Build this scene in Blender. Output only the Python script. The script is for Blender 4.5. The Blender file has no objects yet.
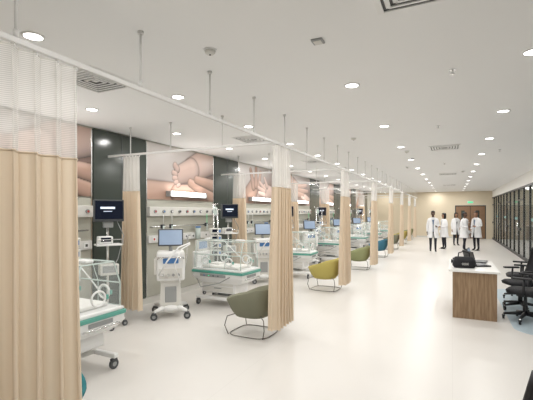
import bpy, bmesh, math, random
from mathutils import Vector, Matrix
random.seed(7)
S=bpy.context.scene
COL=S.collection
try:
    S.view_settings.view_transform='Standard'
except Exception: pass

# ---------------------------------------------------------------- materials
def mat(name,col,rough=.5,metal=0,emit=None,es=0,alpha=1,spec=None,bump=0,bscale=50,var=0):
    m=bpy.data.materials.new(name); m.use_nodes=True
    nt=m.node_tree; p=nt.nodes['Principled BSDF']
    p.inputs['Base Color'].default_value=(*col,1); p.inputs['Roughness'].default_value=rough
    p.inputs['Metallic'].default_value=metal
    if emit: 
        p.inputs['Emission Color'].default_value=(*emit,1); p.inputs['Emission Strength'].default_value=es
    p.inputs['Alpha'].default_value=alpha
    if spec is not None: p.inputs['Specular IOR Level'].default_value=spec
    if bump or var:
        tc=nt.nodes.new('ShaderNodeTexCoord'); n=nt.nodes.new('ShaderNodeTexNoise'); n.inputs['Scale'].default_value=bscale
        nt.links.new(tc.outputs['Object'],n.inputs['Vector'])
        if bump:
            b=nt.nodes.new('ShaderNodeBump'); b.inputs['Strength'].default_value=bump; b.inputs['Distance'].default_value=.01
            nt.links.new(n.outputs['Fac'],b.inputs['Height']); nt.links.new(b.outputs['Normal'],p.inputs['Normal'])
        if var:
            r=nt.nodes.new('ShaderNodeMix'); r.data_type='RGBA'
            r.inputs[6].default_value=(*[max(0,c*(1-var)) for c in col],1); r.inputs[7].default_value=(*[min(1,c*(1+var)) for c in col],1)
            nt.links.new(n.outputs['Fac'],r.inputs[0]); nt.links.new(r.outputs[2],p.inputs['Base Color'])
    return m
M={}
M['ceil']=mat('ceiling_paint',(.90,.90,.895),.8,var=.005,bscale=2)
M['wall']=mat('wall_paint',(.66,.65,.58),.6,var=.02,bscale=3)
M['wallw']=mat('wall_white_paint',(.82,.81,.78),.6,var=.01,bscale=3)
M['farwall']=mat('wall_warm_paint',(.72,.63,.48),.6,var=.01,bscale=3)
M['green']=mat('green_glass_panel',(.060,.072,.062),.16,var=.05,bscale=2)
M['white']=mat('white_plastic',(.86,.86,.85),.35,var=.01,bscale=8)
M['offw']=mat('cream_plastic',(.72,.71,.67),.4,var=.02,bscale=8)
M['hwp']=mat('headwall_laminate',(.50,.495,.43),.4,var=.02,bscale=8)
M['grey']=mat('grey_plastic',(.34,.35,.35),.4,var=.03,bscale=8)
M['dgrey']=mat('dark_grey_plastic',(.06,.065,.07),.4,var=.05,bscale=8)
M['black']=mat('black_plastic',(.012,.012,.014),.4,var=.1,bscale=8)
M['blackf']=mat('black_fabric',(.014,.014,.017),.8,bump=.3,bscale=300)
M['chrome']=mat('chrome',(.75,.75,.75),.22,1,var=.02,bscale=8)
M['wire']=mat('wire_steel',(.20,.185,.16),.3,.8,var=.02,bscale=8)
M['alu']=mat('white_aluminium',(.72,.71,.69),.4,var=.02,bscale=8)
M['teal']=mat('teal_strip',(.12,.40,.33),.35,var=.03,bscale=8)
M['blue']=mat('blue_plastic',(.08,.22,.5),.4,var=.03,bscale=8)
M['red']=mat('red_plastic',(.5,.04,.03),.4,var=.03,bscale=8)
M['acryl']=mat('clear_acrylic',(.85,.92,.90),.04,alpha=.13,var=.01,bscale=2)
M['acryledge']=mat('acrylic_edge',(.74,.84,.80),.15,alpha=.75,var=.01,bscale=2)
M['glass']=mat('partition_glass',(.16,.19,.18),.03,alpha=.40,var=.01,bscale=1)
M['frost']=mat('frosted_teal_band',(.25,.48,.46),.5,alpha=.55,var=.05,bscale=30)
M['mattress']=mat('mattress',(.84,.83,.80),.8,bump=.2,bscale=40)
M['screen']=mat('screen_black',(.006,.008,.012),.12,emit=(.015,.02,.05),es=.3,var=.1,bscale=3)
M['screenon']=mat('screen_lit',(.15,.2,.28),.2,emit=(.33,.42,.55),es=.5,var=.1,bscale=10)
M['txt']=mat('screen_text',(.8,.8,.8),.4,emit=(.5,.65,.95),es=.8,var=.02)
M['trace']=mat('screen_trace',(.1,.6,.3),.4,emit=(.1,.7,.35),es=.6,var=.02)
M['lamp']=mat('lamp_diffuser',(1,1,1),.5,emit=(1,.99,.96),es=12,var=.001)
M['lampb']=mat('overbed_diffuser',(1,1,1),.5,emit=(1,.99,.97),es=3.5,var=.001)
M['vent']=mat('vent_dark',(.10,.10,.10),.6,var=.05)
M['door']=mat('door_veneer',(.25,.145,.08),.45,var=.15,bscale=5)
M['olive']=mat('olive_grey_upholstery',(.215,.215,.15),.75,bump=.2,bscale=200)
M['yellow']=mat('mustard_upholstery',(.50,.42,.12),.75,bump=.2,bscale=200)
M['lime']=mat('green_upholstery',(.29,.31,.15),.75,bump=.2,bscale=200)
M['bluf']=mat('blue_upholstery',(.05,.19,.28),.75,bump=.2,bscale=200)
M['tealf']=mat('teal_upholstery',(.01,.16,.18),.75,bump=.2,bscale=200)
M['coat']=mat('lab_coat_cotton',(.85,.85,.86),.8,bump=.2,bscale=30)
M['trous']=mat('dark_trousers',(.02,.02,.03),.8,bump=.1,bscale=60)
M['shirtb']=mat('blue_shirt',(.12,.2,.35),.8,var=.05)
M['shirtd']=mat('dark_shirt',(.03,.03,.04),.8,var=.05)
M['skind']=mat('skin_dark',(.10,.05,.03),.5,var=.08,bscale=20)
M['skinm']=mat('skin_brown',(.32,.17,.10),.5,var=.08,bscale=20)
M['hair']=mat('hair_black',(.01,.008,.007),.6,bump=.5,bscale=200)
M['shoe']=mat('shoe_leather',(.01,.01,.01),.3,var=.05)
M['eye']=mat('eye_white',(.8,.8,.78),.2,var=.01)
M['lips']=mat('lips',(.25,.08,.07),.5,var=.05)
M['desktop']=mat('desk_white_laminate',(.84,.83,.80),.3,var=.01,bscale=3)

def wood():
    m=bpy.data.materials.new('desk_walnut_veneer'); m.use_nodes=True; nt=m.node_tree; p=nt.nodes['Principled BSDF']
    tc=nt.nodes.new('ShaderNodeTexCoord'); mp=nt.nodes.new('ShaderNodeMapping'); mp.inputs['Scale'].default_value=(14,14,1.2)
    n=nt.nodes.new('ShaderNodeTexNoise'); n.inputs['Scale'].default_value=2.5; n.inputs['Detail'].default_value=6
    r=nt.nodes.new('ShaderNodeValToRGB'); r.color_ramp.elements[0].position=.3; r.color_ramp.elements[0].color=(.21,.13,.07,1)
    r.color_ramp.elements[1].position=.75; r.color_ramp.elements[1].color=(.38,.26,.155,1)
    L=nt.links; L.new(tc.outputs['Object'],mp.inputs[0]); L.new(mp.outputs[0],n.inputs['Vector']); L.new(n.outputs['Fac'],r.inputs[0]); L.new(r.outputs[0],p.inputs['Base Color'])
    p.inputs['Roughness'].default_value=.45
    return m
M['wood']=wood()
def floorm():
    m=bpy.data.materials.new('vinyl_floor'); m.use_nodes=True; nt=m.node_tree; p=nt.nodes['Principled BSDF']; L=nt.links
    tc=nt.nodes.new('ShaderNodeTexCoord'); n=nt.nodes.new('ShaderNodeTexNoise'); n.inputs['Scale'].default_value=.5; n.inputs['Detail'].default_value=2
    r=nt.nodes.new('ShaderNodeMix'); r.data_type='RGBA'; r.inputs[6].default_value=(.69,.665,.63,1); r.inputs[7].default_value=(.71,.685,.65,1)
    L.new(tc.outputs['Object'],n.inputs['Vector']); L.new(n.outputs['Fac'],r.inputs[0])
    br=nt.nodes.new('ShaderNodeTexBrick'); br.offset=0; br.inputs['Scale'].default_value=1; br.inputs['Brick Width'].default_value=2.0; br.inputs['Row Height'].default_value=9; br.inputs['Mortar Size'].default_value=.003
    L.new(tc.outputs['Object'],br.inputs['Vector'])
    r2=nt.nodes.new('ShaderNodeMix'); r2.data_type='RGBA'; r2.inputs[7].default_value=(.65,.625,.59,1)
    L.new(br.outputs['Fac'],r2.inputs[0]); L.new(r.outputs[2],r2.inputs[6]); L.new(r2.outputs[2],p.inputs['Base Color'])
    p.inputs['Roughness'].default_value=.34
    p.inputs['Specular IOR Level'].default_value=.38
    return m
M['floor']=floorm()
M['floorblue']=mat('vinyl_floor_blue',(.50,.60,.66),.32,var=.02,bscale=3)
def cloth(name,col,tr):
    m=bpy.data.materials.new(name); m.use_nodes=True; nt=m.node_tree; nt.nodes.clear(); L=nt.links
    o=nt.nodes.new('ShaderNodeOutputMaterial'); d=nt.nodes.new('ShaderNodeBsdfDiffuse'); t=nt.nodes.new('ShaderNodeBsdfTranslucent'); mx=nt.nodes.new('ShaderNodeMixShader')
    tc=nt.nodes.new('ShaderNodeTexCoord'); n=nt.nodes.new('ShaderNodeTexNoise'); n.inputs['Scale'].default_value=4; r=nt.nodes.new('ShaderNodeMix'); r.data_type='RGBA'
    r.inputs[6].default_value=(*[c*.96 for c in col],1); r.inputs[7].default_value=(*col,1)
    L.new(tc.outputs['Object'],n.inputs['Vector']); L.new(n.outputs['Fac'],r.inputs[0]); L.new(r.outputs[2],d.inputs[0]); L.new(r.outputs[2],t.inputs[0])
    mx.inputs[0].default_value=tr; L.new(d.outputs[0],mx.inputs[1]); L.new(t.outputs[0],mx.inputs[2]); L.new(mx.outputs[0],o.inputs[0])
    return m
M['curtain']=cloth('curtain_beige_cloth',(.87,.745,.59),.25)
def netm():
    m=bpy.data.materials.new('curtain_mesh_net'); m.use_nodes=True; nt=m.node_tree; nt.nodes.clear(); L=nt.links
    o=nt.nodes.new('ShaderNodeOutputMaterial'); d=nt.nodes.new('ShaderNodeBsdfDiffuse'); d.inputs[0].default_value=(.90,.88,.85,1)
    tl=nt.nodes.new('ShaderNodeBsdfTranslucent'); tl.inputs[0].default_value=(.90,.88,.85,1); m2=nt.nodes.new('ShaderNodeMixShader'); m2.inputs[0].default_value=.4
    t=nt.nodes.new('ShaderNodeBsdfTransparent'); mx=nt.nodes.new('ShaderNodeMixShader')
    tc=nt.nodes.new('ShaderNodeTexCoord'); w=nt.nodes.new('ShaderNodeTexWave'); w.bands_direction='Z'; w.inputs['Scale'].default_value=30
    L.new(tc.outputs['Object'],w.inputs['Vector'])
    mr=nt.nodes.new('ShaderNodeMapRange'); mr.inputs['To Min'].default_value=.46; mr.inputs['To Max'].default_value=.64
    L.new(d.outputs[0],m2.inputs[1]); L.new(tl.outputs[0],m2.inputs[2])
    L.new(w.outputs['Fac'],mr.inputs[0]); L.new(mr.outputs[0],mx.inputs[0]); L.new(t.outputs[0],mx.inputs[1]); L.new(m2.outputs[0],mx.inputs[2]); L.new(mx.outputs[0],o.inputs[0])
    return m
M['net']=netm()
def postm():
    m=bpy.data.materials.new('poster_print'); m.use_nodes=True; nt=m.node_tree; p=nt.nodes['Principled BSDF']
    a=nt.nodes.new('ShaderNodeVertexColor'); a.layer_name='print'
    nt.links.new(a.outputs[0],p.inputs['Base Color']); p.inputs['Roughness'].default_value=.3
    return m
M['poster']=postm()

# ---------------------------------------------------------------- builder
class B:
    def __init__(s): s.bm=bmesh.new(); s.m=[]; s.T=Matrix.Identity(4)
    def mi(s,m):
        m=M[m]
        if m not in s.m: s.m.append(m)
        return s.m.index(m)
    def merge(s,b2,m,smooth):
        k=s.mi(m); mp={}
        for v in b2.verts: mp[v]=s.bm.verts.new(s.T@v.co)
        for f in b2.faces:
            try: nf=s.bm.faces.new([mp[v] for v in f.verts])
            except ValueError: continue
            nf.material_index=k; nf.smooth=bool(smooth) and (smooth==2 or len(f.verts)<=4)
        b2.free()
    def box(s,c,sz,m,bev=0,rot=None):
        b=bmesh.new(); bmesh.ops.create_cube(b,size=1); bmesh.ops.scale(b,vec=sz,verts=b.verts)
        if bev: bmesh.ops.bevel(b,geom=b.edges[:],offset=bev,segments=2,affect='EDGES',profile=.5)
        if rot: bmesh.ops.rotate(b,matrix=rot.to_matrix() if hasattr(rot,'to_matrix') else rot,verts=b.verts,cent=(0,0,0))
        bmesh.ops.translate(b,vec=c,verts=b.verts); s.merge(b,m,0)
    def bb(s,x0,x1,y0,y1,z0,z1,m,bev=0): s.box(((x0+x1)/2,(y0+y1)/2,(z0+z1)/2),(x1-x0,y1-y0,z1-z0),m,bev)
    def sph(s,c,r,m,seg=16,rot=None):
        b=bmesh.new(); bmesh.ops.create_uvsphere(b,u_segments=seg,v_segments=max(6,seg//2+2),radius=1)
        bmesh.ops.scale(b,vec=r if not isinstance(r,(int,float)) else (r,r,r),verts=b.verts)
        if rot: bmesh.ops.rotate(b,matrix=rot,verts=b.verts,cent=(0,0,0))
        bmesh.ops.translate(b,vec=c,verts=b.verts); s.merge(b,m,2)
    def tube(s,pts,r,m,seg=8,closed=False):
        pts=[Vector(p) for p in pts]; n=len(pts)
        rs=r if isinstance(r,(list,tuple)) else [r]*n
        b=bmesh.new(); rings=[]; ref=None
        for i,p in enumerate(pts):
            if closed: t=(pts[(i+1)%n]-pts[i-1])
            else: t=pts[min(i+1,n-1)]-pts[max(i-1,0)]
            t.normalize()
            if ref is None: ref=Vector((0,0,1)) if abs(t.z)<.9 else Vector((1,0,0))
            u=ref-t*ref.dot(t)
            if u.length<1e-4: u=Vector((0,1,0))-t*t.y
            u.normalize(); ref=u; w=t.cross(u)
            rings.append([b.verts.new(p+(u*math.cos(2*math.pi*k/seg)+w*math.sin(2*math.pi*k/seg))*rs[i]) for k in range(seg)])
        for i in range(n if closed else n-1):
            a=rings[i]; c=rings[(i+1)%n]
            for k in range(seg): b.faces.new([a[k],a[(k+1)%seg],c[(k+1)%seg],c[k]])
        if not closed:
            b.faces.new(rings[0][::-1]); b.faces.new(rings[-1])
        s.merge(b,m,1 if seg>4 else 0)
    def cyl(s,p0,p1,r,m,seg=14): s.tube([p0,p1],r,m,seg)
    def loft(s,rings,m,smooth=2,closed=True,cap0=False,cap1=False):
        b=bmesh.new(); R=[[b.verts.new(p) for p in r] for r in rings]; n=len(R[0])
        for i in range(len(R)-1):
            for k in range(n if closed else n-1): b.faces.new([R[i][k],R[i][(k+1)%n],R[i+1][(k+1)%n],R[i+1][k]])
        if cap0: b.faces.new(R[0][::-1])
        if cap1: b.faces.new(R[-1])
        s.merge(b,m,smooth)
    def caster(s,x,y,r=.05,m='dgrey'):
        s.cyl((x-.014,y,r),(x+.014,y,r),r,m,14); s.cyl((x-.016,y,r),(x+.016,y,r),r*.5,'grey',10)
        s.box((x,y,r*1.75),(.045,r*1.3,r*.7),m,.008); s.cyl((x,y,r*1.8),(x,y,r*2.8),.012,'chrome',8)
    def mesh(s,name):
        me=bpy.data.meshes.new(name); s.bm.normal_update(); 
        s.bm.to_mesh(me); s.bm.free()
        for m in s.m: me.materials.append(m)
        return me
def put(name,me,loc=(0,0,0),rz=0,parent=None):
    o=bpy.data.objects.new(name,me); o.location=loc; o.rotation_euler=(0,0,rz); COL.objects.link(o)
    if parent: o.parent=parent
    return o
def simple(name,fn,loc=(0,0,0),rz=0):
    b=B(); fn(b); return put(name,b.mesh(name),loc,rz)

XW=-5.1; XR=2.25; H=3.03; Y0=-3.0; Y1=28.0
BAY=3.4; YC=[1.13+BAY*k for k in range(0,8)]   # curtain positions
XT=-2.07; ZT=2.6

# ---------------------------------------------------------------- shell
simple('floor',lambda b:b.bb(XW-.1,5.6,Y0,Y1,-.1,0,'floor'))
simple('ceiling',lambda b:b.bb(XW-.1,5.6,Y0,Y1,H,H+.1,'ceil'))
simple('wall_left',lambda b:b.bb(XW-.1,XW,Y0,Y1,0,H,'wall'))
def farw(b):
    b.bb(XW,.14,Y1,Y1+.1,0,H,'farwall'); b.bb(1.91,5.6,Y1,Y1+.1,0,H,'farwall'); b.bb(.14,1.91,Y1,Y1+.1,2.13,H,'farwall')
simple('wall_far',farw)
simple('wall_back',lambda b:b.bb(XW,5.6,Y0-.1,Y0,0,H,'wallw'))
simple('baseboard_far',lambda b:b.bb(XW,.13,Y1-.015,Y1,0,.1,'offw'))
simple('baseboard_left',lambda b:b.bb(XW,XW+.012,Y0,Y1,0,.12,'offw'))
def inlay(b):
    pts=[]
    for cx,cy,a0 in ((1.7,6.7,-90),(1.7,9.6,0),(1.15,9.6,90),(1.15,6.7,180)):
        for k in range(9):
            a=math.radians(a0+90*k/8); pts.append((cx+.35*math.cos(a),cy+.35*math.sin(a)))
    b.loft([[(x,y,0) for x,y in pts],[(x,y,.003) for x,y in pts]],'floorblue',0,True,True,True)
simple('trim_floor_inlay',inlay)
# right glass partition
def part(b):
    b.bb(XR,XR+.14,Y0,Y1,2.62,H,'wallw')
    b.bb(XR-.01,XR+.06,Y0,Y1,2.56,2.62,'black'); b.bb(XR,XR+.06,Y0,Y1,0,.10,'black')
    y=Y0
    i=0
    while y<Y1-.1:
        b.bb(XR,XR+.06,y,y+.05,.10,2.56,'black')
        if i%3==1:
            b.bb(XR,XR+.06,y,y+1.2,2.12,2.18,'black'); b.cyl((XR-.05,y+1.05,.8),(XR-.05,y+1.05,1.3),.012,'chrome')
            b.cyl((XR-.05,y+1.05,.85),(XR+.01,y+1.05,.85),.008,'chrome'); b.cyl((XR-.05,y+1.05,1.25),(XR+.01,y+1.05,1.25),.008,'chrome')
            b.bb(XR,XR+.06,y+.9,y+1.2,1.0,1.1,'black')
        y+=1.2; i+=1
simple('wall_right_partition',part)
y=Y0; i=1
while y<Y1-.1:
    def gl(b,y=y,i=i):
        b.bb(XR+.025,XR+.033,y+.05,y+1.2,.10,2.56,'glass')
        if i%3==0: b.bb(XR+.02,XR+.024,y+.3,y+1.0,1.40,1.50,'frost')
    simple('window_%d'%i,gl); y+=1.2; i+=1
def adj(b):
    b.bb(5.5,5.6,Y0,Y1,0,H,'wall')
    for k in range(6): 
        yy=10+3*k
        b.bb(5.44,5.5,yy,yy+1.6,.9,2.3,'green'); 
simple('wall_right_adjacent_room',adj)
def cab(b):
    b.bb(-.3,.3,-.9,.9,.0,.9,'grey',.01); b.bb(-.32,.32,-.92,.92,.9,.94,'white',.005)
    for k in range(3): b.bb(-.32,-.3,-.88+.6*k,-.34+.6*k,.08,.86,'dgrey')
b=B(); cab(b); me=b.mesh('storage_cabinet')
for yy in (15,19,23,26): put('storage_cabinet',me,(4.2,yy,0))
# far door
def fdoor(b):
    b.bb(.15,1.9,Y1,Y1+.06,0,2.12,'black')
    for x0 in (.20,1.04): 
        b.bb(x0,x0+.81,Y1-.02,Y1,.01,2.06,'door')
        b.bb(x0+.3,x0+.5,Y1-.025,Y1-.02,1.2,1.8,'green')
    b.bb(.9,.98,Y1-.05,Y1-.02,1.0,1.03,'chrome'); b.bb(1.07,1.15,Y1-.05,Y1-.02,1.0,1.03,'chrome')
simple('door_1',fdoor)
simple('exit_sign',lambda b:(b.bb(.85,1.2,Y1-.05,Y1,2.25,2.4,'white'),b.bb(.87,1.18,Y1-.055,Y1-.05,2.27,2.38,'trace')))

# ---------------------------------------------------------------- left wall dressing
def capd(p,a,c,r0,r1,asp):
    ax,ay=a[0]*asp,a[1]; cx,cy=c[0]*asp,c[1]; px,py=p[0]*asp,p[1]; dx,dy=cx-ax,cy-ay; t=max(0,min(1,((px-ax)*dx+(py-ay)*dy)/(dx*dx+dy*dy)))
    qx,qy=ax+t*dx,ay+t*dy; r=r0+(r1-r0)*t
    return math.hypot(px-qx,py-qy)/r,(py-qy)/r,t
def poster(kind):
    nx,ny=170,84; W=2.2; Hh=1.06; asp=W/Hh
    me=bpy.data.meshes.new('wall_poster'); vs=[];fs=[];cols=[]
    if kind==0: caps=[((.0,.0),(.40,.12),.34,.22,0),((.40,.12),(.78,.22),.19,.12,0),
        ((1.05,1.0),(.62,.62),.36,.26,1),((.62,.62),(.44,.50),.25,.19,1),
        ((.40,.60),(.37,.66),.075,.07,1),((.38,.50),(.345,.52),.06,.055,1),((.385,.42),(.35,.42),.052,.048,1),((.40,.35),(.37,.34),.046,.042,1),((.43,.30),(.405,.28),.042,.038,1),
        ((.98,.10),(.60,.36),.15,.09,0),((1.02,.34),(.70,.44),.14,.085,0)]
    elif kind==1: caps=[((.15,-.1),(.38,.42),.36,.26,0),((.38,.45),(.30,.88),.11,.07,0),((.45,.5),(.45,.95),.11,.07,0),((.52,.45),(.58,.85),.10,.07,0),((1.05,.2),(.72,.38),.28,.2,1),((.72,.40),(.56,.58),.08,.055,1),((.70,.34),(.52,.44),.08,.055,1),((.70,.26),(.53,.30),.075,.05,1),((.78,.5),(.7,.72),.08,.05,1)]
    else: caps=[((-.05,.7),(.40,.5),.40,.28,0),((.42,.62),(.82,.72),.12,.075,0),((.45,.50),(.88,.52),.115,.07,0),((.43,.38),(.82,.34),.11,.065,0),((1.05,.0),(.75,.24),.26,.18,1),((.72,.24),(.58,.30),.07,.05,1)]
    for j in range(ny+1):
        for i in range(nx+1):
            u=i/nx;v=j/ny; vs.append((0,u*W,v*Hh)); p=(u,v)
            g=max(0,min(1,.25+.75*v-.55*u+.15*math.sin(4*u+kind)))
            col=[.20+.55*g,.125+.585*g,.10+.59*g]
            for n_,(a,c,r0,r1,tn) in enumerate(caps):
                d,dy,t=capd(p,a,c,r0,r1,asp)
                if d<1.14:
                    base=(.60,.385,.30) if tn==0 else (.74,.54,.47)
                    if d<1:
                        sh=math.sqrt(max(0,1-d*d)); k=.28+.55*sh+.26*dy
                        hl=max(0,dy*.8+sh*.6-.75)*.7
                        e=1-max(0,(d-.93)/.07)*.3
                        col=[min(1,max(.03,c2*k*e+hl*(.6,.56,.53)[q])) for q,c2 in enumerate(base)]
                    else:
                        q_=(1.14-d)/.14*.6; col=[c2*(1-q_)+q_*s_ for c2,s_ in zip(col,(.10,.045,.035))]
            cols.append((*col,1))
    for j in range(ny):
        for i in range(nx):
            a=j*(nx+1)+i; fs.append((a,a+1,a+nx+2,a+nx+1))
    me.from_pydata(vs,[],fs); ca=me.color_attributes.new('print','FLOAT_COLOR','POINT')
    for i,c in enumerate(cols): ca.data[i].color=c
    me.materials.append(M['poster']); 
    return me
PM=[poster(k) for k in range(3)]
def headwall(b):
    b.bb(0,.02,0,2.2,0.12,1.92,'hwp',.004)
    b.bb(.02,.09,.02,2.18,1.62,1.80,'offw',.01)
    b.bb(.02,.07,.02,2.18,1.12,1.26,'alu',.01)
    for k in range(9):
        y=.15+.24*k
        b.cyl((.09,y,1.71),(.115,y,1.71),.032,'grey',12); b.cyl((.115,y,1.71),(.12,y,1.71),.018,['red','blue','white','black'][k%4],10)
        b.bb(.07,.078,y-.05,y+.05,1.15,1.23,'white'); b.bb(.078,.08,y-.02,y+.02,1.17,1.21,'red' if k%3==0 else 'dgrey')
    b.cyl((.07,.1,1.42),(.07,2.1,1.42),.012,'chrome',8)
    for y in (.1,1.1,2.1): b.cyl((.02,y,1.42),(.07,y,1.42),.01,'chrome',8)
    for y in (.35,.6,1.8):
        b.box((.1,y,1.42),(.05,.07,.08),'dgrey',.008); b.cyl((.12,y,1.30),(.12,y,1.44),.022,'acryledge',10); b.cyl((.12,y,1.46),(.12,y,1.66),.006,'trace' if y>1 else 'white',6)
    b.cyl((.13,1.45,1.12),(.13,1.45,1.36),.055,'acryledge',14); b.cyl((.13,1.45,1.36),(.13,1.45,1.39),.058,'blue',14)
    for y in (0,2.2): b.bb(0,.03,y-.01,y+.01,.12,2.98,'chrome')
HW=B(); headwall(HW); HW=HW.mesh('headwall_panel')
def obl(b):
    b.bb(0,.09,-.6,.6,-.05,.05,'white',.01); b.bb(.09,.105,-.58,.58,-.045,.045,'lampb',.004); b.bb(.02,.08,-.58,.58,.05,.054,'lampb'); b.bb(0,.11,-.62,-.6,-.055,.055,'grey'); b.bb(0,.11,.6,.62,-.055,.055,'grey')  # glowing top strip goes with the added uplight
OB=B(); obl(OB); OB=OB.mesh('overbed_light')
def gp(b):
    b.bb(0,.04,0,1.14,.12,H-.02,'green'); b.bb(.04,.044,.565,.575,.12,H-.02,'dgrey')
GP=B(); gp(GP); GP=GP.mesh('green_wall_panel')
LC=(1,.982,.955)
def area(name,parent,loc,rot,sx,sy,p,col=LC,shape='RECTANGLE'):
    l=bpy.data.lights.new(name,'AREA'); l.shape=shape; l.size=sx; l.size_y=sy; l.energy=p; l.color=col
    o=bpy.data.objects.new(name,l); o.location=loc; o.rotation_euler=rot; COL.objects.link(o); o.parent=parent
    return o
for k in range(-1,8):
    y=2.02+BAY*(k)
    if y+2.2<Y1:
        if k>=0:
            put('headwall_panel',HW,(XW,y,0)); put('wall_poster',PM[(0,0,1,2)[k%4]],(XW+.025,y,1.94))
            o=put('overbed_light',OB,(XW+.032,y+1.15,2.06))
            area('lamp',o,(.12,0,0),(0,math.radians(-90),0),.09,1.15,4)
            area('added_uplamp',o,(.07,0,.06),(0,math.radians(-155),0),.06,1.15,2)  # uplight added to the fixture to brighten the ceiling
    if y+3.4<Y1+.1: put('green_wall_panel',GP,(XW,y+2.23,0))

# ---------------------------------------------------------------- curtain tracks
def track(b):
    b.bb(XT-.014,XT+.014,-1.5,Y1-1.2,ZT-.014,ZT+.018,'alu',.003)
    for y in [ -1.45+.9*i for i in range(32)]:
        if y>Y1-1.2: continue
        b.cyl((XT,y,ZT+.018),(XT,y,H),.008,'alu',8); b.cyl((XT,y,H-.02),(XT,y,H),.022,'alu',10); b.cyl((XT,y,ZT+.018),(XT,y,ZT+.06),.014,'alu',8)
simple('curtain_track',track)
def trackp(b):
    b.bb(XW+.045-XT-.0,-.015,-.014,.014,ZT-.014,ZT+.018,'alu',.003)
    for x in (-.8,-1.7,-2.5): b.cyl((x,0,ZT+.02),(x,0,H),.008,'alu',8); b.cyl((x,0,H-.02),(x,0,H),.022,'alu',10)
TP=B(); trackp(TP); TP=TP.mesh('curtain_track')
for y in YC: put('curtain_track',TP,(XT,y,0))

def curtain(L,folds,amp,seed,z0=.18,ztop=ZT-.03,zm=2.02,topf=.72):
    rnd=random.Random(seed); b=B(); n=folds*12
    fa=[amp*rnd.uniform(.7,1.1) for _ in range(folds+1)]; fw=[rnd.uniform(.75,1.25) for _ in range(folds)]
    tot=sum(fw)
    def path(zf):
        w=1-(1-topf)*zf; a=1-.45*zf; pts=[]
        for i in range(n+1):
            t=i/12; f=min(int(t),folds-1); fr=t-f
            x=sum(fw[:f])+fw[f]*fr; x=x/tot*L*w+L*(1-w)/2
            A=fa[f]*(1-fr)+fa[f+1]*fr
            yy=A*a*math.sin(2*math.pi*t)+.010*math.sin(5*zf+f*1.7)*(1-zf)
            x+=.25*L/folds*math.sin(4*math.pi*t)*(1-.4*zf)
            pts.append((x,yy))
        return pts
    def rows(za,zb,k):
        out=[]
        for j in range(k+1):
            z=za+(zb-za)*j/k; zf=(z-z0)/(ztop-z0)
            out.append([(p[0],p[1],z) for p in path(zf)])
        return out
    b.loft(rows(z0,zm,10),'curtain',2,closed=False)
    b.loft(rows(zm,ztop,5),'net',2,closed=False)
    p=path((zm-z0)/(ztop-z0)); b.tube([(q[0],q[1],zm) for q in p],.006,'curtain',5)
    p=path(0); b.tube([(q[0],q[1],z0) for q in p],.006,'curtain',5)
    p=path(1); b.tube([(q[0],q[1],ztop) for q in p],.004,'net',5)
    for i in range(0,n+1,12): b.cyl((p[i][0],p[i][1],ztop-.01),(p[i][0],p[i][1]*.0,ZT-.016),.005,'white',6); 
    return b.mesh('privacy_curtain')
R90=math.pi/2
near=curtain(1.76,15,.060,3,topf=.97)
put('privacy_curtain',near,(XT,-.12,0),R90)
CF=[curtain(.60,6,.085,11+i) for i in range(3)]
CR=[curtain(.46,5,.085,31+i) for i in range(3)]
for i,y in enumerate(YC):
    if i>0:
        put('privacy_curtain',CF[i%3],(XT,y-.08,0),R90)
        put('privacy_curtain',CR[i%3],(-4.78,y,0),0)

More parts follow.
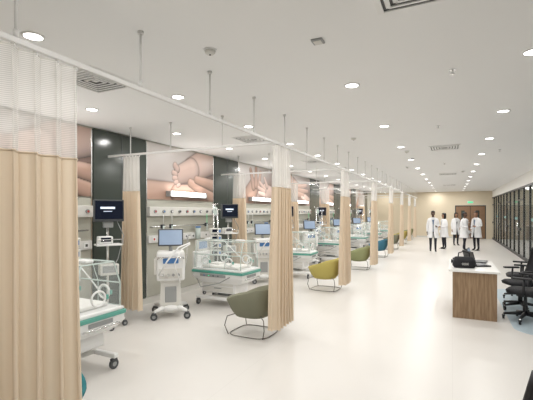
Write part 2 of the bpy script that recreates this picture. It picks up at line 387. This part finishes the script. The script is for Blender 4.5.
# ---------------------------------------------------------------- incubator
def incubator(b):
    hx,hy=.54,.31
    for sy in (-1,1):
        b.bb(-.5,.5,sy*.24-.03,sy*.24+.03,.12,.17,'white',.012)
        for sx in (-1,1): b.caster(sx*.46,sy*.24,.055)
    b.bb(-.20,.20,-.24,.24,.13,.18,'offw',.01)
    b.bb(-.12,.12,-.10,.10,.17,.40,'grey',.01)
    b.bb(-.40,.34,-.22,.22,.24,.50,'white',.02)
    for z in (.31,.42): 
        b.bb(-.36,.30,-.228,-.219,z-.045,z+.045,'offw',.003); b.bb(-.1,.05,-.24,-.228,z+.01,z+.025,'grey')
        b.bb(-.36,.30,.219,.228,z-.045,z+.045,'offw',.003)
    b.loft([[(x*a,y*c,z) for x,y in ((-hx,-hy),(hx,-hy),(hx,hy),(-hx,hy))] for a,c,z in ((.78,.74,.42),(.95,.92,.49),(1,1,.53),(1,1,.60))],'white',0,True,True,True)
    b.bb(-hx-.015,hx+.015,-hy-.015,hy+.015,.60,.645,'teal',.008)
    b.bb(-hx,hx,-hy,hy,.645,.68,'white',.01)
    b.bb(-.40,.40,-.22,.22,.68,.73,'mattress',.02)
    b.bb(-.3,-.1,-.1,.1,.73,.76,'mattress',.012)
    cs=[(-.29,.68),(-.29,.93),(-.20,1.17),(.20,1.17),(.29,.93),(.29,.68)]
    b.loft([[(x,y,z) for y,z in cs] for x in (-.50,.50)],'acryl',0,closed=False)
    for x in (-.50,.50):
        b.loft([[(x,y,z) for y,z in cs[:3]],[(x,-y,z) for y,z in cs[:3]]],'acryl',0,closed=False)
        b.tube([(x,y,z) for y,z in cs],.009,'acryledge',6)
    for y,z in cs: b.cyl((-.50,y,z),(.50,y,z),.008,'acryledge',6)
    for x in (-.16,.16): b.tube([(x,y*1.002,z) for y,z in cs],.005,'acryledge',6)
    def ring(c,ax,r,rr=.011,m='white'):
        pts=[]
        for k in range(20):
            a=2*math.pi*k/20; u=math.cos(a)*r; v=math.sin(a)*r*.9
            pts.append((c[0]+u,c[1],c[2]+v) if ax=='y' else (c[0],c[1]+u,c[2]+v))
        b.tube(pts,rr,m,6,True)
    for sy in (-1,1):
        for x in (-.25,.25): ring((x,sy*.295,.81),'y',.085); ring((x,sy*.297,.81),'y',.065,.006,'acryledge'); b.box((x+.10,sy*.30,.81),(.03,.02,.05),'teal',.005)
    for x in (-.505,.505): ring((x,0,.81),'x',.085); b.box((x,.11,.81),(.02,.03,.05),'teal',.005)
    b.bb(-.47,-.40,-.05,.05,1.175,1.21,'white',.01)
    b.box((.30,0,1.185),(.16,.10,.03),'white',.01)
    b.bb(-.64,-.52,-.2,.2,.48,.96,'white',.02)
    b.bb(-.62,-.54,-.15,.15,.96,1.17,'offw',.015); b.bb(-.538,-.534,-.12,.12,1.0,1.14,'screenon')
    b.bb(-.35,.2,-.335,-.31,.54,.585,'grey',.004)
    for k in range(4): b.box((-.25+.1*k,-.337,.563),(.03,.006,.018),['blue','trace','dgrey','dgrey'][k])
    b.bb(.535,.548,-.15,.15,.54,.585,'grey',.003)
    b.cyl((.0,.34,.56),(.4,.34,.56),.01,'chrome',8)
    b.tube([(-.45,.35,.48),(-.45,.35,1.75)],.011,'chrome',8); b.tube([(-.52,.35,1.74),(-.45,.35,1.76),(-.38,.35,1.74)],.006,'chrome',6)
    b.box((-.45,.34,.57),(.05,.09,.05),'grey',.005)
    b.tube([(-.5,.1,1.0),(-.3,.33,1.15),(.0,.34,.9),(.2,.29,.8)],.009,'white',6)
    b.tube([(-.5,-.25,.5),(-.3,-.37,.35),(.1,-.36,.45),(.3,-.33,.56)],.008,'grey',6)
    for sy in (-1,1): b.tube([(.5,sy*.2,.51),(.59,sy*.2,.53),(.59,0,.53)],.011,'chrome',8)
IN=B(); incubator(IN); IN=IN.mesh('infant_incubator')

def ventilator(b):   # faces +X
    b.loft([[(math.cos(t)*rx,math.sin(t)*ry,z) for t in [2*math.pi*k/24 for k in range(24)]] for rx,ry,z in ((.17,.17,.11),(.20,.20,.13),(.18,.18,.18),(.13,.14,.22))],'white',2,True,True,True)
    for k in range(4):
        a=2*math.pi*k/4+.78; c,s=math.cos(a),math.sin(a)
        b.tube([(0,0,.16),(.20*c,.20*s,.155),(.36*c,.36*s,.13)],[.05,.04,.024],'white',8); b.caster(.36*c,.36*s,.055)
    b.loft([[(x*a,y*c,z) for x,y in ((-.15,-.17),(.15,-.17),(.15,.17),(-.15,.17))] for a,c,z in ((.9,.9,.15),(1,1,.22),(.9,.9,.55),(1,1,.62))],'offw',0,True,True,True)
    b.bb(.13,.155,-.09,.09,.25,.50,'grey',.01)
    b.bb(-.20,.20,-.22,.22,.60,1.06,'white',.03)
    b.bb(.198,.208,-.18,.18,.64,.80,'offw',.004); b.bb(.198,.215,-.12,.12,.88,.98,'blue',.004)
    for y in (-.12,-.04,.04,.12): b.cyl((.208,y,.70),(.245,y,.70),.022,'chrome' if y<0 else 'grey',10)
    b.bb(-.16,.16,-.26,-.22,.7,.95,'offw',.01)
    b.cyl((-.02,0,1.06),(-.02,0,1.16),.03,'grey',10)
    R=Matrix.Rotation(math.radians(-12),3,'Y')
    b.box((0,0,1.28),(.05,.40,.28),'dgrey',.012,R); b.box((.028,0,1.285),(.006,.36,.24),'screenon',0,R)
    b.tube([(.20,-.1,.70),(.34,-.18,.72),(.42,-.05,.95),(.35,.12,1.15),(.2,.3,1.2)],.012,'white',6)
    b.tube([(.20,.1,.70),(.36,.14,.6),(.44,.05,.9),(.38,.16,1.12),(.2,.3,1.18)],.010,'white',6)
    b.tube([(-.1,.22,.7),(-.1,.26,.9),(-.1,.28,1.3),(.1,.3,1.32)],.009,'chrome',6)
    b.tube([(.19,-.2,.95),(.26,-.2,.98),(.26,.2,.98),(.19,.2,.95)],.012,'chrome',8)
VE=B(); ventilator(VE); VE=VE.mesh('ventilator')
def pmon(b):
    for k in range(5):
        a=2*math.pi*k/5; c,s=math.cos(a),math.sin(a); b.tube([(0,0,.14),(.24*c,.24*s,.11)],[.03,.018],'white',8); b.caster(.24*c,.24*s,.04)
    b.cyl((0,0,.12),(0,0,1.62),.018,'chrome',12)
    b.box((.05,0,1.22),(.22,.36,.025),'white',.008); b.tube([(.16,-.18,1.23),(.16,-.18,1.3),(.16,.18,1.3),(.16,.18,1.23)],.007,'chrome',6)
    b.box((.05,-.05,1.29),(.16,.2,.11),'white',.015); b.box((.131,-.05,1.30),(.004,.14,.06),'screen')
    b.box((.06,.0,.86),(.18,.26,.16),'offw',.015); b.box((.152,0,.87),(.004,.2,.1),'grey')
    b.box((.02,0,1.52),(.06,.14,.1),'grey',.01)
    b.box((.07,0,1.72),(.06,.42,.32),'dgrey',.012); b.box((.102,0,1.73),(.005,.38,.265),'screen')
    b.box((.105,-.02,1.76),(.002,.2,.03),'txt'); b.box((.105,-.02,1.71),(.002,.12,.008),'txt')
    b.tube([(.04,.12,1.57),(.12,.2,1.35),(.10,.12,1.0),(.16,.02,.88)],.006,'grey',6)
PMN=B(); pmon(PMN); PMN=PMN.mesh('patient_monitor')
def ivp(b):
    for k in range(5):
        a=2*math.pi*k/5; c,s=math.cos(a),math.sin(a); b.tube([(0,0,.12),(.25*c,.25*s,.10)],[.025,.015],'grey',8); b.caster(.25*c,.25*s,.035)
    b.cyl((0,0,.1),(0,0,1.85),.013,'chrome',10)
    for a in (0,R90): b.tube([(-.1*math.cos(a),-.1*math.sin(a),1.88),(0,0,1.84),(.1*math.cos(a),.1*math.sin(a),1.88)],.006,'chrome',6)
    for i in range(4):
        z=.85+.15*i; b.box((.075,0,z),(.13,.24,.12),'offw',.012); b.box((.142,-.03,z+.01),(.004,.12,.06),'screen'); b.box((.142,.08,z),(.004,.04,.06),'blue')
    b.sph((.1,0,1.72),(.03,.06,.09),'acryledge',12)
    b.tube([(.1,0,1.80),(.1,0,1.87)],.004,'white',5)
    b.tube([(.1,0,1.65),(.13,.05,1.45),(.13,.02,1.35)],.004,'white',5)
IV=B(); ivp(IV); IV=IV.mesh('infusion_pump_stand')

# ---------------------------------------------------------------- tub chair (front = -X)
def tub(col):
    b=B(); N=40
    def ring(sx,sy,zf,off=0):
        out=[]
        for k in range(N):
            a=2*math.pi*k/N; c,s=math.cos(a),math.sin(a)
            e=.75; x=math.copysign(abs(c)**e,c); y=math.copysign(abs(s)**e,s)
            out.append((x*sx+off,y*sy,zf(c)))
        return out
    rim=lambda c:.52+.185*max(0,min(1,(c+.75)/1.2)) 
    rows=[ring(.13,.17,lambda c:.245,-.02),ring(.24,.24,lambda c:.265,-.01),ring(.31,.30,lambda c:.36+.02*c),ring(.36,.35,lambda c:.36+(rim(c)-.36)*.6,.0),ring(.385,.365,lambda c:rim(c)-.015),
          ring(.375,.355,lambda c:rim(c)),ring(.35,.33,lambda c:rim(c)-.01),ring(.31,.29,lambda c:.46+(rim(c)-.46)*.4),ring(.27,.26,lambda c:.43),ring(.1,.1,lambda c:.44)]
    b.loft(rows,col,2,True,True,True)
    b.sph((-.03,0,.43),(.26,.245,.05),col,20)
    base=[]
    for k in range(32):
        a=2*math.pi*k/32; c,s=math.cos(a),math.sin(a); base.append((math.copysign(abs(c)**.5,c)*.31,math.copysign(abs(s)**.5,s)*.29,.009))
    b.tube(base,.007,'wire',8,True)
    for sx in (-1,1):
        for sy in (-1,1):
            b.tube([(sx*.285,sy*.265,.009),(sx*.325,sy*.30,.14),(sx*.30,sy*.27,.27),(sx*.2,sy*.18,.30)],.007,'wire',8)
    return b.mesh('tub_chair')
TC={c:tub(c) for c in ('olive','yellow','lime','bluf','tealf')}
o=put('tub_chair',TC['tealf'],(-2.55,1.58,0),math.radians(180)); o.scale=(.95,.95,.95)
for y,c in zip(YC[1:],('olive','yellow','lime','bluf','olive','yellow','lime')):
    o=put('tub_chair',TC[c],(-2.53,y+.30,0),math.radians(random.uniform(-4,4))); o.scale=(.95,.95,.95)

# ---------------------------------------------------------------- populate bays
for i,y in enumerate(YC):
    yc=y+BAY/2
    if yc>Y1-2.5: continue
    put('infant_incubator',IN,(-3.77,yc-.14 if i else yc-.03,0),math.radians([0,-3,2,-2][i%4]))
    put('patient_monitor',PMN,(-4.60,y+BAY-.42,0),math.radians(-30))
    if i>0: put('ventilator',VE,(-4.17,y+.48,0),math.radians(-50))
    put('infusion_pump_stand',IV,(-4.55,yc+.62,0),math.radians(-35))

# ---------------------------------------------------------------- desk
def desk(b):
    b.bb(0,.62,0,.04,0,.74,'wood',.003); b.bb(0,.04,.04,1.36,.0,.74,'wood',.003); b.bb(0,.62,1.36,1.4,0,.74,'wood',.003)
    b.bb(-.06,.66,-.03,1.43,.74,.775,'desktop',.005)
    b.bb(.12,.58,.8,1.34,.1,.7,'white',.005); b.bb(.12,.16,.8,.84,0,.1,'white'); b.bb(.12,.16,1.3,1.34,0,.1,'white'); b.bb(.54,.58,.8,.84,0,.1,'white'); b.bb(.54,.58,1.3,1.34,0,.1,'white')
    for z in (.2,.4,.6): b.bb(.58,.592,.83,1.31,z-.09,z+.09,'offw')
DK=B(); desk(DK); DK=DK.mesh('nurse_desk')
put('nurse_desk',DK,(0,6.9,0))
def laptop(b):   # screen faces +X
    b.box((.0,0,.012),(.25,.36,.022),'black',.005); b.box((.01,0,.024),(.12,.30,.004),'dgrey')
    R=Matrix.Rotation(math.radians(-15),3,'Y'); b.box((-.155,0,.135),(.012,.36,.24),'black',.004,R); b.box((-.147,0,.137),(.003,.33,.21),'screenon',0,R)
LP=B(); laptop(LP); LP=LP.mesh('laptop')
put('laptop',LP,(.40,7.58,.777),math.radians(25)); put('laptop',LP,(.44,8.08,.777),math.radians(-8))
def phone(b):
    b.loft([[(-.09,-.1,0),(.09,-.1,0),(.09,.1,0),(-.09,.1,0)],[(-.09,-.1,.06),(.09,-.1,.025),(.09,.1,.025),(-.09,.1,.06)]],'black',0,True,True,True)
    b.tube([(-.06,-.07,.07),(0,-.075,.085),(.07,-.07,.06)],[.024,.014,.024],'black',8)
    for i in range(3):
        for j in range(4): b.box((-.03+.03*j,.0+.03*i,.058-.006*j),(.018,.018,.012),'grey')
PH=B(); phone(PH); PH=PH.mesh('desk_phone')
put('desk_phone',PH,(.08,7.86,.777),math.radians(-10))
def bag(b):
    b.loft([[(math.copysign(abs(math.cos(t))**.5,math.cos(t))*rx,math.copysign(abs(math.sin(t))**.5,math.sin(t))*ry,z) for t in [2*math.pi*k/24 for k in range(24)]] for rx,ry,z in ((.15,.08,0),(.17,.10,.03),(.165,.09,.12),(.14,.05,.17),(.12,.02,.18))],'blackf',2,True,True,True)
    b.tube([(-.09,0,.16),(-.08,0,.24),(0,0,.27),(.08,0,.24),(.09,0,.16)],.009,'blackf',6); b.bb(-.05,.05,-.105,-.095,.05,.09,'chrome')
simple('handbag',bag,(.17,7.20,.777),math.radians(10))
# ---------------------------------------------------------------- office chair (faces +X)
def ochair(b):
    for k in range(5):
        a=2*math.pi*k/5+.2; c,s=math.cos(a),math.sin(a)
        b.tube([(0,0,.12),(.15*c,.15*s,.105),(.29*c,.29*s,.085)],[.035,.026,.017],'black',8); b.caster(.29*c,.29*s,.032,'black')
    b.cyl((0,0,.1),(0,0,.40),.025,'dgrey',12); b.cyl((0,0,.12),(0,0,.25),.035,'black',12)
    b.box((0,0,.41),(.22,.20,.04),'black',.01)
    b.loft([[(math.copysign(abs(math.cos(t))**.6,math.cos(t))*rx,math.copysign(abs(math.sin(t))**.6,math.sin(t))*ry,z) for t in [2*math.pi*k/28 for k in range(28)]] for rx,ry,z in ((.18,.18,.425),(.245,.245,.44),(.255,.25,.475),(.22,.22,.5),(.1,.1,.505))],'blackf',2,True,True,True)
    rows=[]
    for j in range(9):
        t=j/8; z=.56+.50*t; x0=-.25-.06*math.sin(t*2.2)+.03*(1-t)-.05*t; w=.21+.03*math.sin(t*math.pi)-.03*t
        rows.append([(x0+.05*(abs(u)**2),u*w,z) for u in [-1+2*k/10 for k in range(11)]])
    b.loft(rows,'blackf',2,closed=False); b.loft([[(x-.018,y,z) for x,y,z in r] for r in rows],'blackf',2,closed=False)
    b.tube(rows[-1],.016,'black',8); b.tube(rows[0],.016,'black',8); b.tube([r[0] for r in rows],.016,'black',8); b.tube([r[-1] for r in rows],.016,'black',8)
    b.tube([(-.05,0,.41),(-.26,0,.43),(-.33,0,.55),(-.33,0,.82)],[.03,.026,.022,.02],'black',8)
    for s in (-1,1):
        b.tube([(0,s*.1,.42),(0,s*.27,.43),(-.01,s*.29,.50),(-.02,s*.29,.68)],.016,'black',8)
        b.box((.0,s*.29,.695),(.26,.07,.03),'black',.012)
OC=B(); ochair(OC); OC=OC.mesh('office_chair')
for x,y,r in ((1.02,7.15,165),(1.06,7.95,200),(1.2,8.9,175),(.48,2.15,90)):
    put('office_chair',OC,(x,y,0.003 if 6.2<y<14 else 0),math.radians(r))

# ---------------------------------------------------------------- ceiling fittings
def dl(b):
    b.loft([[(math.cos(t)*r,math.sin(t)*r,z) for t in [2*math.pi*k/24 for k in range(24)]] for r,z in ((.080,0),(.080,-.008),(.064,-.010),(.064,-.004))],'white',2)
    b.cyl((0,0,-.002),(0,0,-.006),.064,'lamp',24)
DL=B(); dl(DL); DL=DL.mesh('downlight')
P=15.5
for x,y0,st,n in [(-.95,1.9,2.12,13),(.6,1.75,2.08,13)]:
    for i in range(-1,n):
        o=put('downlight',DL,(x,y0+st*i,H)); area('lamp',o,(0,0,-.015),(0,0,0),.14,.14,P,shape='DISK')
for x,yo in ((-2.85,1.85-BAY/2),(-2.85,1.85),(-4.2,1.8),(-4.2,1.8+BAY/2)):
    for i in range(8):
        y=yo+BAY*i
        if y>Y1-.3: continue
        o=put('downlight',DL,(x,y,H)); area('lamp',o,(0,0,-.015),(0,0,0),.14,.14,P*.62,shape='DISK')
def pan(b): b.bb(-.3,.3,-.3,.3,-.02,0,'white'); b.bb(-.27,.27,-.27,.27,-.024,-.02,'lamp')
PA=B(); pan(PA); PA=PA.mesh('ceiling_light_panel')
for y in (10,15,20,25):
    o=put('ceiling_light_panel',PA,(3.8,y,H)); area('lamp',o,(0,0,-.03),(0,0,0),.5,.5,14,(.95,.98,1))
def diff(b):
    b.bb(-.3,.3,-.3,.3,-.006,0,'white')
    for k in range(5):
        r=.27-.05*k
        for a in range(4):
            T=Matrix.Rotation(a*R90,4,'Z'); b.T=T
            b.bb(-r,r,r-.03,r-.012,-.010-.001*k,-.006,'vent'); b.bb(-r,r,r-.014,r+.006,-.018,-.006,'white')
    b.T=Matrix.Identity(4)
DF=B(); diff(DF); DF=DF.mesh('air_diffuser')
for x,y in ((-3.25,2.75),(-3.25,6.2),(-3.25,9.6),(-3.25,13.),(-.15,2.36),(-.15,8.7),(-.15,14.8),(-.15,20.9)): put('air_diffuser',DF,(x,y,H))
def smoke(b):
    b.cyl((0,0,-.010),(0,0,0),.055,'white',20); b.tube([(0,0,-.010),(0,0,-.028),(0,0,-.04)],[.045,.042,.026],'offw',20); b.cyl((0,0,-.045),(0,0,-.04),.008,'dgrey',8)
SM=B(); smoke(SM); SM=SM.mesh('smoke_detector')
for x,y in ((-1.79,2.64),(-1.6,6.9),(-.9,8.9),(-1.2,12.),(.3,14.)): put('smoke_detector',SM,(x,y,H))
def spk(b): b.bb(-.045,.045,-.045,.045,-.016,0,'grey',.005); b.bb(-.03,.03,-.03,.03,-.02,-.016,'offw')
SP=B(); spk(SP); SP=SP.mesh('ceiling_sensor')
for x,y in ((-.94,2.86),(-.9,10.2)): put('ceiling_sensor',SP,(x,y,H))
def sprk(b): b.cyl((0,0,-.006),(0,0,0),.03,'chrome',14); b.cyl((0,0,-.04),(0,0,-.006),.008,'chrome',8); b.cyl((0,0,-.044),(0,0,-.04),.018,'chrome',10)
SK=B(); sprk(SK); SK=SK.mesh('sprinkler_head')
for x,y in ((.0,4.0),(-.2,6.5),(.9,9.5),(-.2,11.5)): put('sprinkler_head',SK,(x,y,H))

# ---------------------------------------------------------------- people (face local -Y)
def person(name,loc,rz,h=1.75,skin='skind',shirt='shirtb',trous='trous',armL='down',armR='down',stride=.0,female=False,hairlong=False,turn=0):
    V=[];E=[];R=[];BM=[]
    def v(p,r,par=None,m=None):
        V.append(Vector(p)); R.append(r if isinstance(r,tuple) else (r,r)); i=len(V)-1
        if par is not None: E.append((par,i)); BM.append(m)
        return i
    sw=.155 if female else .175
    pel=v((0,0,.95),(.135,.105)); sp=v((0,.0,1.10),(.125 if not female else .11,.095),pel,shirt); ch=v((0,.0,1.28),(.15,.105),sp,shirt); up=v((0,.01,1.42),(.09,.075),ch,'coat')
    nk=v((0,-.005,1.50),.052,up,skin); nt_=v((0,-.015,1.57),.05,nk,skin)
    for sx,arm in ((-1,armL),(1,armR)):
        sh=v((sx*sw,.01,1.40),.062,up,'coat')
        if arm=='down': el=(sx*(sw+.06),.03,1.12); wr=(sx*(sw+.065),-.05,.88); d=Vector((0,-.25,-1))
        elif arm=='fwd': el=(sx*(sw+.06),.03,1.12); wr=(sx*(sw-.03),-.22,1.10); d=Vector((-sx*.5,-.8,.1))
        else: el=(sx*(sw+.09),.06,1.14); wr=(sx*(sw+.02),-.10,.96); d=Vector((-sx*.4,-.5,-.7))
        d.normalize(); e=v(el,.046,sh,'coat'); w=v(wr,.030,e,'coat'); wv=Vector(wr)
        side=Vector((0,1,0)) if arm!='fwd' else Vector((0,0,1)); side=(side-d*side.dot(d)).normalized(); nrm=d.cross(side)
        pm=v(wv+d*.05,(.026,.030),w,skin)
        for q in range(4):
            o=(q-1.5)*.019; ln=[.062,.074,.07,.055][q]
            k=v(wv+d*.095+side*o,.0095,pm,skin); k2=v(wv+d*(.095+ln*.55)+side*o*1.1+nrm*(-sx)*.008,.0085,k,skin); v(wv+d*(.095+ln*.95)+side*o*1.1+nrm*(-sx)*.022,.007,k2,skin)
        t=v(wv+d*.045-side*.038,.011,pm,skin); v(wv+d*.085-side*.052,.009,t,skin)
    for sx in (-1,1):
        st=stride*sx
        hp=v((sx*.09,0,.88),(.092,.092),pel,trous); kn=v((sx*.095,-st*.5-.015,.50),.062,hp,trous); an=v((sx*.095,-st+.02,.095),.042,kn,trous)
        v((sx*.105,-st-.13,.045),(.038,.034),v((sx*.10,-st-.04,.055),(.042,.04),an,'shoe'),'shoe')
    me=bpy.data.meshes.new('tmp'); me.from_pydata(V,E,[]); ob=bpy.data.objects.new('tmp',me); COL.objects.link(ob)
    md=ob.modifiers.new('Skin','SKIN'); md.use_smooth_shade=True
    for i,r in enumerate(R): me.skin_vertices[0].data[i].radius=r
    me.skin_vertices[0].data[0].use_root=True
    ob.modifiers.new('Sub','SUBSURF').levels=1
    dg=bpy.context.evaluated_depsgraph_get(); dg.update()
    ev=bpy.data.meshes.new_from_object(ob.evaluated_get(dg)); bpy.data.objects.remove(ob)
    b=B()
    def near_(p):
        best=9;bm_=None
        for (a,c),m in zip(E,BM):
            A,C=V[a],V[c]; dd=C-A; t=max(0,min(1,(p-A).dot(dd)/dd.length_squared)); q=(p-(A+dd*t)).length/( (R[a][0]+R[c][0])/2)
            if q<best: best=q; bm_=m
        return bm_
    nv=[b.bm.verts.new(x.co) for x in ev.vertices]; minz=min(x.co.z for x in ev.vertices)
    for f in ev.polygons:
        try: nf=b.bm.faces.new([nv[i] for i in f.vertices])
        except ValueError: continue
        nf.smooth=True; nf.material_index=b.mi(near_(f.center))
    for sx in (-1,1): b.box((sx*.10,-stride*sx-.07,minz+.006),(.075,.24,.014),'shoe',.004)
    prof=[(1.475,.075,.07,.25),(1.45,.13,.085,.25),(1.40,sw+.02,.115,.28),(1.28,.195,.145,.2),(1.12,.175 if female else .19,.14,.12),(.98,.20,.15,.10),(.80,.22,.165,.14),(.60,.245,.19+abs(stride)*.3,.22)]
    rws=[]
    for z,rx,ry,op in prof:
        rws.append([(rx*math.sin(a),-ry*math.cos(a)*(1+.04*math.sin(5*a)*(1.4-z)),z) for a in [op+(2*math.pi-2*op)*k/36 for k in range(37)]])
    b.loft(rws,'coat',2,closed=False); b.loft([[(x*.97,y*.97,z) for x,y,z in r] for r in rws],'coat',2,closed=False)
    b.tube([r[0] for r in rws],.007,'coat',6); b.tube([r[-1] for r in rws],.007,'coat',6); b.tube(rws[-1],.006,'coat',6)
    for sx in (-1,1):
        b.box((sx*.13,-.145-.01,.86),(.12,.008,.14),'coat',.002)
        b.tube([(sx*.03,-.07,1.48),(sx*.075,-.125,1.40),(sx*.03,-.15,1.26)],[.018,.022,.006],'coat',6)
    T=Matrix.Translation((0,-.02,1.655))@Matrix.Rotation(turn,4,'Z'); b.T=T
    N=24; hr=[]
    for z,rx,ry,yo in ((-.115,.022,.025,-.045),(-.10,.045,.055,-.025),(-.07,.058,.078,-.010),(-.03,.068,.090,0),(.01,.073,.096,.002),(.05,.073,.096,.006),(.085,.060,.08,.008),(.108,.032,.045,.01),(.114,.008,.01,.01)):
        hr.append([(rx*math.cos(2*math.pi*k/N),ry*math.sin(2*math.pi*k/N)+yo,z) for k in range(N)])
    b.loft(hr,skin,2,True,True,True)
    b.tube([(0,-.092,.015),(0,-.108,-.012),(0,-.112,-.025),(0,-.095,-.034)],[.007,.010,.014,.008],skin,8)
    for sx in (-1,1):
        b.sph((sx*.03,-.086,.008),(.013,.008,.007),'eye',10); b.sph((sx*.03,-.093,.008),(.005,.003,.005),'hair',8)
        b.box((sx*.03,-.094,.026),(.028,.006,.005),'hair'); b.sph((sx*.074,.005,-.005),(.010,.018,.03),skin,10)
    b.sph((0,-.088,-.058),(.022,.008,.007),'lips',10)
    hh=[]
    zs=((-.05,1.04),(-.02,1.05),(.03,1.07),(.065,1.08),(.095,1.08),(.118,.6),(.124,.1)) if not hairlong else ((-.18,.9),(-.10,1.1),(-.02,1.15),(.03,1.14),(.065,1.12),(.1,1.08),(.122,.6),(.128,.1))
    for z,f in zs:
        if z<.05: a0,a1=math.radians(-25 if hairlong else 0),math.radians(205 if hairlong else 180)
        else: a0,a1=math.radians(-89),math.radians(269)
        rx=.076*f if z<.09 else .066*f; ry=.099*f if z<.09 else .085*f
        hh.append([(rx*math.cos(a0+(a1-a0)*k/N),ry*math.sin(a0+(a1-a0)*k/N)+.008,z) for k in range(N+1)])
    b.loft(hh,'hair',2,False)
    b.T=Matrix.Identity(4)
    me=b.mesh(name); s=h/1.77
    bmin=min(v_.co.z for v_ in me.vertices)
    o=put(name,me,(loc[0],loc[1],-bmin*s),rz); o.scale=(s,s,s)
    return o
person('doctor_man',(-.77,18.3,0),math.radians(5),1.76,'skind','shirtb',armL='down',armR='fwd',stride=.10)
person('doctor_woman',(-.35,19.6,0),math.radians(-60),1.66,'skinm','shirtd',armL='fwd',armR='fwd',female=True,hairlong=True)
person('doctor_woman',(.15,22.0,0),math.radians(20),1.68,'skinm','shirtd',armL='down',armR='hip',female=True,hairlong=True)
person('doctor_man',(.47,19.2,0),math.radians(60),1.70,'skind','shirtd',armL='fwd',armR='down',stride=-.08)
person('doctor_man',(.95,19.4,0),math.radians(-40),1.74,'skinm','shirtb',armL='hip',armR='fwd')

# ---------------------------------------------------------------- world + camera
w=bpy.data.worlds.new('World'); S.world=w; w.use_nodes=True
w.node_tree.nodes['Background'].inputs[0].default_value=(.9,.93,1,1); w.node_tree.nodes['Background'].inputs[1].default_value=.3
cd=bpy.data.cameras.new('camera'); cam=bpy.data.objects.new('camera',cd); COL.objects.link(cam)
cam.location=(0,0,1.7); cam.rotation_euler=(R90,0,math.radians(25.8)); cd.sensor_width=36; cd.lens=26.0; cd.shift_y=.0225; cd.clip_start=.05
S.camera=cam
